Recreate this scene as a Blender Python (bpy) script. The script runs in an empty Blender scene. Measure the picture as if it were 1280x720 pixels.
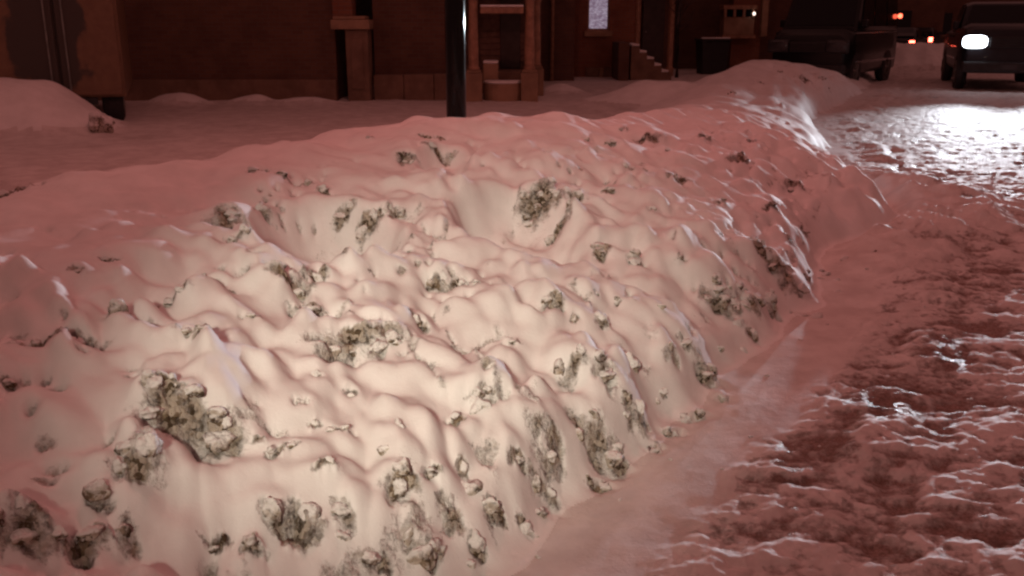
import bpy, bmesh, math, random
import numpy as np
from mathutils import Vector, Matrix, noise as mnoise

# ------------------------------------------------------------------ camera, world, light, exposure
S = bpy.context.scene
F_PX, HCAM = 1150.0, 1.55
PITCH = math.atan(330 / F_PX)
cd = bpy.data.cameras.new('camera'); cam = bpy.data.objects.new('camera', cd)
S.collection.objects.link(cam); S.camera = cam
cd.sensor_width = 36; cd.lens = F_PX / 1280 * 36; cd.clip_end = 5000; cd.clip_start = 0.05
cam.location = (0, 0, HCAM); cam.rotation_euler = (math.pi / 2 - PITCH, 0, 0)
S.view_settings.view_transform = 'Standard'; S.view_settings.look = 'None'
S.view_settings.exposure = 0.05; S.view_settings.gamma = 1.0
S.cycles.pixel_filter_type = 'BLACKMAN_HARRIS'; S.cycles.filter_width = 2.4   # the softness of a small video lens
S.render.resolution_x = 1024; S.render.resolution_y = 576

PINK = (1.0, 0.30, 0.262)            # high-pressure sodium / mercury mix of the street lamps
w = bpy.data.worlds.new('World'); S.world = w; w.use_nodes = True
wn = w.node_tree.nodes; wl = w.node_tree.links
bg = wn['Background']; bg.inputs['Strength'].default_value = 0.165
wt = wn.new('ShaderNodeTexCoord'); wz = wn.new('ShaderNodeTexNoise'); wz.inputs['Scale'].default_value = 2.0
wz.inputs['Detail'].default_value = 4
wr = wn.new('ShaderNodeMix'); wr.data_type = 'RGBA'
wr.inputs[6].default_value = (0.85, 0.295, 0.26, 1); wr.inputs[7].default_value = (1.0, 0.365, 0.32, 1)
wl.new(wt.outputs['Generated'], wz.inputs['Vector']); wl.new(wz.outputs['Fac'], wr.inputs[0])
wl.new(wr.outputs[2], bg.inputs['Color'])

KEY_W, POST_W, HEAD_W = 1050.0, 3700.0, 6500.0     # watts of the added camera-light lamp, the street lamp and a headlight

def lamp(kind, name, loc, power, color, parent=None, target=None, radius=0.15, angle=60, blend=0.6):
    l = bpy.data.lights.new(name, kind); l.energy = power; l.color = color
    l.shadow_soft_size = radius
    if kind == 'SPOT': l.spot_size = math.radians(angle); l.spot_blend = blend
    o = bpy.data.objects.new(name, l); S.collection.objects.link(o); o.location = loc
    if target is not None:
        o.rotation_euler = (Vector(target) - Vector(loc)).to_track_quat('-Z', 'Y').to_euler()
    if parent: o.parent = parent
    return o

# ------------------------------------------------------------------ helpers
rng = random.Random(7)
def pix(px, py, z):                  # a pixel of the photo meets the level z
    a = (px - 640) / F_PX; b = (360 - py) / F_PX
    d = (a, math.cos(PITCH) + b * math.sin(PITCH), -math.sin(PITCH) + b * math.cos(PITCH))
    k = (z - HCAM) / d[2]
    return d[0] * k, d[1] * k
def ray(px, py):
    a = (px - 640) / F_PX; b = (360 - py) / F_PX
    d = np.array([a, math.cos(PITCH) + b * math.sin(PITCH), -math.sin(PITCH) + b * math.cos(PITCH)])
    return d / np.linalg.norm(d)

def tag(o, label=None, cat=None, group=None, kind=None):
    if label: o['label'] = label
    if cat: o['category'] = cat
    if group: o['group'] = group
    if kind: o['kind'] = kind
    return o
def empty(name, loc, rz=0, **k):
    o = bpy.data.objects.new(name, None); S.collection.objects.link(o)
    o.location = loc; o.rotation_euler = (0, 0, rz); o.empty_display_size = .2
    return tag(o, **k)
class MB:                            # collects shapes, builds ONE mesh object
    def __init__(s): s.bm = bmesh.new()
    def box(s, x0, x1, y0, y1, z0, z1, bev=0.0):
        b2 = bmesh.new(); bmesh.ops.create_cube(b2, size=1)
        for v in b2.verts:
            v.co = Vector(((x0 + x1) / 2 + v.co.x * (x1 - x0), (y0 + y1) / 2 + v.co.y * (y1 - y0), (z0 + z1) / 2 + v.co.z * (z1 - z0)))
        if bev: bmesh.ops.bevel(b2, geom=b2.edges[:], offset=bev, segments=2, affect='EDGES', profile=.5)
        s._in(b2); return s
    def _in(s, b2):
        m = bpy.data.meshes.new('t'); b2.to_mesh(m); b2.free(); s.bm.from_mesh(m); bpy.data.meshes.remove(m)
    def lathe(s, c, prof, n=20, axis='z'):
        b2 = bmesh.new(); rings = []
        for r, h in prof:
            ring = []
            for i in range(n):
                a = 2 * math.pi * i / n; p = (r * math.cos(a), r * math.sin(a), h)
                if axis == 'y': p = (p[0], p[2], p[1])
                if axis == 'x': p = (p[2], p[0], p[1])
                ring.append(b2.verts.new(Vector(p) + Vector(c)))
            rings.append(ring)
        for a, b in zip(rings, rings[1:]):
            for i in range(n): b2.faces.new((a[i], a[(i + 1) % n], b[(i + 1) % n], b[i]))
        b2.faces.new(rings[0]); b2.faces.new(rings[-1])
        bmesh.ops.recalc_face_normals(b2, faces=b2.faces[:]); s._in(b2); return s
    def tube(s, pts, radii, n=8):
        b2 = bmesh.new(); rings = []
        for i, (p, r) in enumerate(zip(pts, radii)):
            p = Vector(p); t = (Vector(pts[min(i + 1, len(pts) - 1)]) - Vector(pts[max(i - 1, 0)])).normalized()
            q = t.to_track_quat('Z', 'Y')
            rings.append([b2.verts.new(p + q @ Vector((r * math.cos(2 * math.pi * k / n), r * math.sin(2 * math.pi * k / n), 0))) for k in range(n)])
        for a, b in zip(rings, rings[1:]):
            for i in range(n): b2.faces.new((a[i], a[(i + 1) % n], b[(i + 1) % n], b[i]))
        b2.faces.new(rings[0]); b2.faces.new(rings[-1])
        bmesh.ops.recalc_face_normals(b2, faces=b2.faces[:]); s._in(b2); return s
    def loft(s, rings, caps=True):
        b2 = bmesh.new(); R = [[b2.verts.new(Vector(p)) for p in r] for r in rings]; n = len(R[0])
        for a, b in zip(R, R[1:]):
            for i in range(n): b2.faces.new((a[i], a[(i + 1) % n], b[(i + 1) % n], b[i]))
        if caps: b2.faces.new(R[0]); b2.faces.new(R[-1])
        bmesh.ops.recalc_face_normals(b2, faces=b2.faces[:]); s._in(b2); return s
    def slab(s, quad, th):           # a thick panel from four corners, pushed along its normal
        q = [Vector(p) for p in quad]; nrm = (q[1] - q[0]).cross(q[3] - q[0]).normalized() * th
        b2 = bmesh.new(); a = [b2.verts.new(p) for p in q]; b = [b2.verts.new(p + nrm) for p in q]
        k = len(q)
        b2.faces.new(a); b2.faces.new(b)
        for i in range(k): b2.faces.new((a[i], a[(i + 1) % k], b[(i + 1) % k], b[i]))
        bmesh.ops.recalc_face_normals(b2, faces=b2.faces[:]); s._in(b2); return s
    def build(s, name, mat, parent=None, smooth=False, bevel=0, sub=0, loc=None):
        me = bpy.data.meshes.new(name); s.bm.to_mesh(me); s.bm.free()
        if smooth:
            for p in me.polygons: p.use_smooth = True
        me.materials.append(mat)
        o = bpy.data.objects.new(name, me); S.collection.objects.link(o)
        if parent: o.parent = parent
        if loc: o.location = loc
        if bevel:
            b = o.modifiers.new('bevel', 'BEVEL'); b.width = bevel; b.segments = 2; b.limit_method = 'ANGLE'
        if sub:
            b = o.modifiers.new('sub', 'SUBSURF'); b.levels = sub; b.render_levels = sub
        return o

# ------------------------------------------------------------------ materials
class NT:
    def __init__(s, name):
        s.m = bpy.data.materials.new(name); s.m.use_nodes = True; s.t = s.m.node_tree
        s.b = s.t.nodes['Principled BSDF']
    def n(s, typ, **k):
        o = s.t.nodes.new(typ)
        for a, v in k.items(): setattr(o, a, v)
        return o
    def l(s, a, b): s.t.links.new(a, b)
    def noise(s, scale, detail=4, rough=.55, vec=None, dist=0):
        o = s.n('ShaderNodeTexNoise'); o.inputs['Scale'].default_value = scale; o.inputs['Detail'].default_value = detail
        o.inputs['Roughness'].default_value = rough; o.inputs['Distortion'].default_value = dist
        if vec is not None: s.l(vec, o.inputs['Vector'])
        return o.outputs['Fac']
    def math(s, op, a, b=None, c=None, clamp=False):
        o = s.n('ShaderNodeMath', operation=op); o.use_clamp = clamp
        for i, x in enumerate((a, b, c)):
            if x is None: continue
            if isinstance(x, (int, float)): o.inputs[i].default_value = x
            else: s.l(x, o.inputs[i])
        return o.outputs[0]
    def mix(s, f, a, b):
        o = s.n('ShaderNodeMix', data_type='RGBA')
        for i, x in ((0, f), (6, a), (7, b)):
            if isinstance(x, (int, float)): o.inputs[i].default_value = x
            elif isinstance(x, tuple): o.inputs[i].default_value = (*x, 1) if len(x) == 3 else x
            else: s.l(x, o.inputs[i])
        return o.outputs[2]
    def ramp(s, f, lo, hi):
        o = s.n('ShaderNodeMapRange'); o.interpolation_type = 'SMOOTHSTEP'; s.l(f, o.inputs['Value'])
        o.inputs['From Min'].default_value = lo; o.inputs['From Max'].default_value = hi
        return o.outputs['Result']
    def clods(s, scale, vec):        # crumbly clods: height and a random number for each
        d = s.n('ShaderNodeTexNoise'); d.inputs['Scale'].default_value = scale * .8; s.l(vec, d.inputs['Vector'])
        a = s.n('ShaderNodeVectorMath', operation='MULTIPLY_ADD'); s.l(d.outputs['Color'], a.inputs[0])
        a.inputs[1].default_value = (.9 / scale,) * 3; s.l(vec, a.inputs[2])
        v = s.n('ShaderNodeTexVoronoi', feature='F1'); v.inputs['Scale'].default_value = scale
        s.l(a.outputs[0], v.inputs['Vector'])
        x = s.n('ShaderNodeSeparateColor'); s.l(v.outputs['Color'], x.inputs[0])
        return s.math('SUBTRACT', 1.0, v.outputs['Distance']), x.outputs[0]
    def bump(s, h, strength, dist):
        o = s.n('ShaderNodeBump'); o.inputs['Strength'].default_value = strength; o.inputs['Distance'].default_value = dist
        s.l(h, o.inputs['Height']); s.l(o.outputs['Normal'], s.b.inputs['Normal'])
    def obj(s): return s.n('ShaderNodeTexCoord').outputs['Object']
    def pos(s): return s.n('ShaderNodeNewGeometry').outputs['Position']
    def col(s, c): s.l(c, s.b.inputs['Base Color'])

def plain(name, col, rough=.6, metal=0.0, var=.25, scale=6, bump=.0, coat=0, spec=.5):
    m = NT(name); p = m.obj(); f = m.noise(scale, 6, .6, p)
    m.col(m.mix(m.ramp(f, .3, .7), tuple(c * (1 - var) for c in col), tuple(min(1, c * (1 + var)) for c in col)))
    m.b.inputs['Roughness'].default_value = rough; m.b.inputs['Metallic'].default_value = metal
    m.b.inputs['Coat Weight'].default_value = coat; m.b.inputs['Specular IOR Level'].default_value = spec
    if bump: m.bump(m.noise(scale * 8, 5, .6, p), bump, .01)
    return m.m
def glow(name, col, strength):
    m = NT(name); m.b.inputs['Base Color'].default_value = (*col, 1)
    m.b.inputs['Emission Color'].default_value = (*col, 1); m.b.inputs['Emission Strength'].default_value = strength
    return m.m

def snow_terrain(name, kind):        # vertex attribute "dirt": 0 fresh snow, 1 bare dirty ice
    m = NT(name); p = m.pos()
    a = m.n('ShaderNodeAttribute', attribute_name='dirt').outputs['Fac']
    n1 = m.noise(28, 6, .65, p); n2 = m.noise(90, 4, .6, p); n3 = m.noise(5, 4, .6, p)
    if kind == 'bank':
        mask = m.ramp(m.math('ADD', a, m.math('MULTIPLY', m.math('SUBTRACT', m.math('ADD', m.math('MULTIPLY', n1, .6), m.math('MULTIPLY', n2, .4)), .5), 1.7)), .32, 1.05)
        snow = m.mix(m.ramp(n3, .3, .7), (.80, .79, .78), (.88, .875, .87))
        c1, r1 = m.clods(30, p); c2, r2 = m.clods(60, p)
        dirt = m.mix(m.ramp(m.math('ADD', m.math('MULTIPLY', r1, .6), m.math('MULTIPLY', r2, .4)), .25, .75), (.075, .052, .030), (.26, .20, .135))
        dirt = m.mix(m.math('MULTIPLY', m.ramp(m.math('ADD', m.math('MULTIPLY', r2, .5), m.math('MULTIPLY', n1, .7)), 0.50, .70), .6), dirt, (.62, .56, .49))
        m.b.inputs['Roughness'].default_value = .75
    else:
        mask = m.ramp(m.math('ADD', a, m.math('MULTIPLY', m.math('SUBTRACT', n1, .5), 1.1)), .3, .72)
        snow = m.mix(m.ramp(n3, .3, .7), (.62, .58, .56), (.78, .75, .73))
        d2 = m.mix(m.ramp(n2, .35, .7), (.25, .165, .142), (.45, .335, .30))
        dirt = m.mix(m.ramp(n3, .45, .7), d2, (.19, .128, .108))
        if kind == 'walk':
            dirt = m.mix(m.ramp(n2, .3, .7), (.62, .54, .51), (.70, .64, .61))
        r = m.n('ShaderNodeMapRange'); m.l(mask, r.inputs['Value'])
        r.inputs['To Min'].default_value = .7; r.inputs['To Max'].default_value = .42 if kind == 'road' else .7
        m.l(r.outputs['Result'], m.b.inputs['Roughness'])
    m.col(m.mix(mask, snow, dirt))
    m.b.inputs['Specular IOR Level'].default_value = .3
    hgt = m.math('ADD', m.math('MULTIPLY', n1, .8), m.math('MULTIPLY', n2, .45))
    if kind == 'bank': hgt = m.math('ADD', m.math('MULTIPLY', hgt, .6), m.math('MULTIPLY', m.math('ADD', c1, m.math('MULTIPLY', c2, .5)), m.math('MULTIPLY', mask, .8)))
    hgt = m.math('MULTIPLY', hgt, m.math('ADD', m.math('MULTIPLY', mask, 1.0), .17))
    m.bump(hgt, .6, .035)
    return m.m

def chunk_mat():
    m = NT('dirty_ice_chunk'); p = m.pos(); g = m.n('ShaderNodeNewGeometry')
    sx = m.n('ShaderNodeSeparateXYZ'); m.l(g.outputs['Normal'], sx.inputs[0])
    n1 = m.noise(26, 6, .65, p); n2 = m.noise(75, 5, .65, p); n3 = m.noise(6, 3, .5, p)
    oi = m.n('ShaderNodeObjectInfo').outputs['Random']
    cap = m.ramp(m.math('ADD', m.math('ADD', sx.outputs['Z'], m.math('MULTIPLY', m.math('SUBTRACT', oi, .5), .9)), m.math('MULTIPLY', m.math('SUBTRACT', n1, .5), 1.3)), -.12, .50)
    cap = m.math('MAXIMUM', cap, m.math('MULTIPLY', m.ramp(n2, .50, .66), .6))
    c1, r1 = m.clods(30, p); c2, r2 = m.clods(60, p)
    dirt = m.mix(m.ramp(m.math('ADD', m.math('MULTIPLY', r1, .6), m.math('MULTIPLY', r2, .4)), .25, .75), (.075, .052, .030), (.26, .20, .135))
    dirt = m.mix(m.math('MULTIPLY', m.ramp(m.math('ADD', m.math('MULTIPLY', r2, .5), m.math('MULTIPLY', n1, .7)), 0.50, .70), .6), dirt, (.62, .56, .49))
    m.col(m.mix(cap, dirt, (.84, .83, .82))); m.b.inputs['Roughness'].default_value = .7
    m.b.inputs['Specular IOR Level'].default_value = .3
    m.bump(m.math('ADD', m.math('MULTIPLY', n2, .5), m.math('ADD', c1, m.math('MULTIPLY', c2, .5))), .55, .03)
    return m.m
def snow_mat():
    m = NT('fresh_snow'); p = m.pos(); f = m.noise(5, 4, .6, p)
    m.col(m.mix(m.ramp(f, .3, .7), (.78, .77, .76), (.87, .865, .86))); m.b.inputs['Roughness'].default_value = .75
    m.b.inputs['Specular IOR Level'].default_value = .3
    m.bump(m.noise(40, 5, .6, p), .25, .02); return m.m
def brick_mat(name, c1, c2, mortar):
    m = NT(name); tc = m.obj(); mp = m.n('ShaderNodeMapping'); m.l(tc, mp.inputs['Vector'])
    mp.inputs['Rotation'].default_value = (math.pi / 2, 0, 0)
    b = m.n('ShaderNodeTexBrick'); m.l(mp.outputs[0], b.inputs['Vector'])
    b.inputs['Scale'].default_value = 1.0; b.inputs['Brick Width'].default_value = .22; b.inputs['Row Height'].default_value = .075
    b.inputs['Mortar Size'].default_value = .006
    b.inputs['Color1'].default_value = (*c1, 1); b.inputs['Color2'].default_value = (*c2, 1); b.inputs['Mortar'].default_value = (*mortar, 1)
    f = m.noise(1.3, 5, .6, tc)
    m.col(m.mix(m.math('MULTIPLY', m.ramp(f, .4, .75), .55), b.outputs['Color'], tuple(c * .45 for c in c1)))
    m.b.inputs['Roughness'].default_value = .85
    m.bump(m.math('SUBTRACT', m.noise(30, 4, .6, tc), b.outputs['Fac']), .5, .01); return m.m
def stone_mat(name, c):
    m = NT(name); tc = m.obj(); f = m.noise(3, 6, .6, tc); g = m.noise(25, 5, .65, tc)
    m.col(m.mix(m.ramp(f, .3, .7), tuple(x * .65 for x in c), c)); m.b.inputs['Roughness'].default_value = .85
    m.bump(g, .5, .015); return m.m

M = {}
M['bank'] = snow_terrain('bank_snow', 'bank'); M['roadsnow'] = snow_terrain('road_packed_snow', 'road')
M['walksnow'] = snow_terrain('trodden_snow', 'walk'); M['chunk'] = chunk_mat(); M['snow'] = snow_mat()
M['brick'] = brick_mat('dark_brick', (.115, .055, .036), (.15, .073, .046), (.12, .09, .072))
M['brick2'] = brick_mat('red_brick', (.22, .08, .043), (.26, .105, .058), (.18, .13, .10))
M['stone'] = stone_mat('brown_stone', (.23, .145, .10)); M['stone2'] = stone_mat('tan_stone', (.38, .245, .16))
M['wood'] = plain('painted_wood', (.34, .19, .12), .6, scale=9, bump=.2)
M['board'] = plain('brown_clapboard', (.17, .095, .065), .7, scale=7, bump=.2)
M['darkwood'] = plain('dark_door_wood', (.05, .034, .028), .5, scale=5)
M['black'] = plain('black_gloss_paint', (.006, .007, .007), .10, coat=0, var=.1, spec=.25)
M['carblack'] = plain('black_car_paint', (.007, .007, .008), .3, coat=.15, var=.2, scale=2, spec=.3)
M['cargrey'] = plain('dark_grey_car_paint', (.016, .017, .022), .4, coat=.15, var=.2, scale=2, spec=.3)
M['glass'] = plain('dark_glass', (.008, .009, .011), .10, var=.05, spec=.25)
M['rubber'] = plain('tyre_rubber', (.018, .017, .017), .85, var=.3, scale=20, bump=.2)
M['trim'] = plain('black_plastic', (.022, .022, .024), .55, var=.2)
M['chrome'] = plain('chrome', (.45, .45, .47), .22, 1.0, .1)
M['metal'] = plain('dull_steel', (.20, .19, .18), .45, .9, .2)
M['asphalt'] = plain('asphalt', (.05, .046, .044), .8, scale=12, bump=.3)
M['red_lit'] = glow('lit_red_lamp', (1, .10, .06), 14.0)
M['red_dim'] = glow('red_reflection_glow', (1, .12, .06), 5.0)  # glow that stands for a red reflection on the van
M['head_lit'] = glow('lit_headlamp', (.86, .92, 1.0), 9.0)
M['amber_lit'] = glow('lit_amber_lamp', (1, .45, .25), 4.0)
M['lampglobe'] = glow('lit_street_lamp_globe', PINK, 25.0)
M['whiteglobe'] = glow('added_warm_white_globe', (1, .74, .56), 25.0)  # globe of the added lamp behind the camera
M['lens'] = plain('unlit_lens', (.05, .05, .055), .12, var=.1)
M['redlens'] = plain('red_lens', (.25, .02, .015), .15, var=.1)

# ------------------------------------------------------------------ noise in numpy
def _hash(ix, iy, seed):
    h = (ix.astype(np.int64) * 374761393 + iy.astype(np.int64) * 668265263 + seed * 1442695041) & 0xFFFFFFFF
    h = ((h ^ (h >> 13)) * 1274126177) & 0xFFFFFFFF
    return ((h ^ (h >> 16)) & 0xFFFFFF) / float(0xFFFFFF)
def vn(x, y, seed=0):
    ix = np.floor(x); iy = np.floor(y); fx = x - ix; fy = y - iy
    ux = fx * fx * fx * (fx * (fx * 6 - 15) + 10); uy = fy * fy * fy * (fy * (fy * 6 - 15) + 10)
    def g(ox, oy):
        a = _hash(ix + ox, iy + oy, seed) * 2 * np.pi
        return np.cos(a) * (fx - ox) + np.sin(a) * (fy - oy)
    a = g(0, 0) * (1 - ux) + g(1, 0) * ux; b = g(0, 1) * (1 - ux) + g(1, 1) * ux
    return (a * (1 - uy) + b * uy) * 1.4
def fbm(x, y, o=4, seed=0, gain=.5):
    s = 0; a = 1; f = 1
    for i in range(o): s = s + a * vn(x * f, y * f, seed + i * 17); a *= gain; f *= 2.03
    return s
def worley(x, y, seed=0):            # distance to nearest and second feature point, and an id of the nearest
    ix = np.floor(x); iy = np.floor(y); d1 = np.full(x.shape, 9.); d2 = d1.copy(); cid = np.zeros(x.shape)
    for ox in (-1, 0, 1):
        for oy in (-1, 0, 1):
            cx = ix + ox; cy = iy + oy
            d = np.hypot(cx + _hash(cx, cy, seed) - x, cy + _hash(cx, cy, seed + 5) - y)
            n = d < d1; d2 = np.where(n, d1, np.minimum(d2, d)); cid = np.where(n, _hash(cx, cy, seed + 9), cid)
            d1 = np.where(n, d, d1)
    return d1, d2, cid
def sstep(a, b, x):
    t = np.clip((x - a) / (b - a), 0, 1); return t * t * (3 - 2 * t)

# ------------------------------------------------------------------ the lie of the land
BE = math.radians(36); U = (math.sin(BE), math.cos(BE)); V = (math.cos(BE), -math.sin(BE))   # along the street / towards the road
T_ = [-4, 0, 1, 2, 3, 4, 5, 6, 7, 8, 8.8, 10, 12, 15, 17, 19.5, 22, 25, 30, 50]
DR = [-1.5, -1.5, -1.5, -1.45, -1.4, -1.48, -1.6, -1.75, -1.85, -1.9, -2.2, -2.95, -3.8, -4.9, -5.4, -5.8, -6.2, -6.8, -8, -14]
DC = [-4.1, -4.1, -4.1, -4.2, -4.3, -4.6, -4.65, -4.3, -4.2, -4.2, -4.3, -4.55, -5.2, -6.3, -7.0, -7.4, -7.9, -8.6, -10.2, -16]
HC = [.8, .8, .8, .8, .8, .82, .87, .85, .70, .66, .64, .60, .50, .54, .70, .84, .60, .40, .35, .3]
GS = [0, .03, .08, .16, .35, .6, .85, 1]; GZ = [0, .10, .25, .42, .66, .85, .97, 1]
def smooth_interp(x, xs, ys):        # averaged linear interpolation: no corners
    r = 0
    for o in (-.5, -.25, 0, .25, .5): r = r + np.interp(x + o, xs, ys)
    return r / 5
def gprof(s):
    r = 0
    for o in (-.03, 0, .03): r = r + np.interp(s + o, GS, GZ)
    return r / 3
MOUNDS = [  # x, y, rx, ry, h, seed
    (-7.65, 13.35, 1.75, 1.0, .70, 1), (-6.2, 17.5, .6, .35, .24, 2), (-4.9, 17.7, .5, .3, .18, 3), (-3.9, 17.7, .7, .3, .15, 4),
    (2.9, 18.0, 1.2, .9, .42, 5), (4.2, 18.4, 1.0, .8, .46, 6), (1.0, 20.6, .5, .5, .2, 7), (15.2, 35.5, 3.2, 2.0, .75, 8), (19.5, 40., 4.0, 1.6, .6, 9)]
DIPS = [(410, 290, .66, .29, .40, .27), (648, 252, .68, .32, .42, .27), (556, 200, .76, .14, .32, .12)]
DOMES = [(470, 350, 62, .10), (480, 425, 66, .09), (330, 640, 66, .10), (610, 380, 60, .06), (700, 350, 70, .06), (500, 560, 60, .08), (120, 590, 90, .09),
    (60, 520, 90, .06), (200, 470, 90, .05), (650, 520, 60, .07), (600, 600, 50, .07), (740, 430, 60, .06), (840, 420, 70, .08), (900, 330, 60, .06), (330, 345, 60, .06),
    (440, 640, 50, .08), (540, 620, 44, .08), (770, 500, 50, .06), (620, 165, 70, .06), (690, 165, 40, .05), (250, 620, 50, .05), (560, 310, 60, .05), (30, 330, 80, .04)]
DOMES_W = []
DIPS = [(*pix(a, b, c), rx, ry, h) for a, b, c, rx, ry, h in DIPS]

def base(x, y):
    t = x * U[0] + y * U[1]; d = x * V[0] + y * V[1]
    wob = .16 * fbm(t * .7, d * .0 + 3.1, 3, 21) + .05 * vn(t * 4, d * 2, 33)
    dr = smooth_interp(t, T_, DR) + wob; dc = smooth_interp(t, T_, DC); hc = smooth_interp(t, T_, HC)
    s = (d - dr) / (dc - dr)
    front = hc * gprof(np.clip(s, 0, 1)) * sstep(0, .045, s)
    back = .10 + (hc - .10) * (1 - sstep(0, 1.9, dc - d))
    z = np.where(s < 1, front, back); z = np.where(s <= 0, 0, z)
    bank = sstep(0, .10, s) * (1 - sstep(1.2, 2.0, dc - d))
    # broad humps and sags
    z = z + bank * (.055 * fbm(x * 1.1, y * 1.1, 2, 3) + .03 * fbm(x * 2.6, y * 2.6, 2, 4))
    for cx, cy, rx, ry, h in DIPS:
        q = ((x - cx) / rx) ** 2 + ((y - cy) / ry) ** 2
        z = z - h * np.exp(-q ** 3) + .02 * np.exp(-((np.sqrt(q) - 1.2) / .2) ** 2)
    for cx, cy, rx, h in DOMES_W:
        q = ((x - cx) ** 2 + (y - cy) ** 2) / rx ** 2
        z = z + .62 * h * np.exp(-q ** 1.2)
    return z, t, d, s, dr, dc, bank

def march(px, py):
    r = ray(px, py); k = np.linspace(1.2, 40, 6000)
    P = r[None, :] * k[:, None]
    z = base(P[:, 0], P[:, 1])[0]
    below = np.nonzero(P[:, 2] + HCAM < z)[0]
    i = below[0] if len(below) else len(k) - 1
    return P[i, 0], P[i, 1], float(z[i]), k[i]

DOMES_W = [(lambda m, a=a, b=b: (m[0], m[1], a * m[3] / F_PX, b))(march(px, py)) for px, py, a, b in DOMES]
# bare faces of ploughed lumps, as the photo shows them: pixel, width, height
PATCH = [(283, 278, 46, 38), (300, 315, 30, 16), (315, 222, 14, 12), (333, 222, 12, 14), (370, 232, 42, 14), (405, 242, 16, 16), (330, 268, 20, 24),
    (432, 272, 30, 18), (468, 276, 40, 26), (496, 268, 24, 24), (363, 370, 50, 40), (400, 360, 26, 26), (388, 402, 28, 28), (455, 440, 112, 50),
    (525, 408, 22, 30), (560, 358, 58, 22), (597, 355, 10, 10), (85, 432, 84, 22), (165, 415, 50, 24), (20, 435, 28, 28), (12, 482, 20, 12),
    (25, 240, 50, 14), (255, 362, 10, 30), (210, 385, 56, 10), (245, 440, 40, 10), (258, 452, 26, 12), (320, 418, 30, 8), (140, 333, 28, 7),
    (100, 357, 20, 12), (510, 205, 28, 24), (540, 173, 40, 10), (548, 200, 46, 14), (463, 180, 10, 7), (675, 262, 50, 50), (716, 256, 34, 40),
    (700, 290, 36, 20), (760, 245, 18, 12), (785, 215, 18, 12), (762, 183, 16, 9), (735, 177, 14, 7), (810, 180, 38, 14), (850, 232, 40, 18),
    (920, 210, 36, 13), (950, 325, 28, 40), (975, 347, 28, 48), (902, 378, 54, 54), (932, 376, 22, 44), (1008, 348, 18, 16), (752, 318, 24, 32),
    (795, 342, 18, 30), (772, 382, 12, 12), (690, 398, 34, 24), (750, 410, 16, 26), (720, 405, 10, 18), (850, 343, 16, 9), (995, 238, 28, 20),
    (240, 545, 100, 84), (178, 610, 56, 56), (208, 520, 44, 34), (280, 550, 22, 18), (325, 562, 16, 16), (345, 578, 24, 14), (367, 578, 18, 9),
    (378, 520, 24, 10), (395, 545, 16, 14), (425, 550, 38, 9), (438, 500, 16, 12), (400, 482, 14, 12), (570, 532, 24, 16), (602, 502, 38, 18),
    (612, 478, 12, 24), (410, 602, 34, 14), (503, 620, 28, 60), (540, 600, 28, 22), (580, 595, 18, 22), (368, 662, 66, 46), (270, 684, 34, 14),
    (60, 692, 120, 52), (128, 655, 24, 40), (430, 652, 24, 36), (528, 690, 46, 36), (618, 645, 28, 40), (470, 702, 34, 24), (685, 567, 46, 56),
    (735, 555, 46, 54), (770, 582, 28, 40), (750, 608, 34, 22), (680, 622, 38, 38), (655, 660, 20, 20), (715, 470, 40, 28), (752, 470, 32, 40),
    (795, 525, 36, 36), (885, 475, 34, 40), (868, 522, 36, 18), (840, 542, 30, 18), (838, 450, 14, 30), (858, 438, 24, 14), (830, 500, 10, 10),
    (560, 640, 22, 40), (600, 690, 24, 30), (645, 590, 24, 20), (820, 560, 24, 18), (905, 500, 18, 22), (940, 420, 20, 26), (965, 390, 22, 24),
    (160, 690, 24, 30), (320, 700, 30, 18), (640, 440, 24, 7), (745, 375, 10, 9), (520, 470, 8, 6), (815, 268, 16, 7), (870, 300, 14, 7),
    (960, 270, 20, 10), (690, 340, 10, 7), (900, 262, 18, 8), (840, 195, 20, 7), (780, 165, 14, 6), (880, 180, 20, 7), (940, 185, 16, 7),
    (1005, 290, 14, 10), (985, 310, 12, 10), (975, 92, 12, 8), (1005, 100, 18, 10), (950, 105, 14, 7), (1030, 108, 18, 8), (915, 118, 14, 5)]
FACES = []
for px, py, pw, ph in PATCH:
    x, y, z, k = march(px, py)
    FACES.append((x, y, z, pw * k / F_PX, ph * k / F_PX, k))
FDIR = np.array([.36, -.93])         # the way the bare faces look: downhill, to the road
SDIR = np.array([.93, .36])

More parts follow.
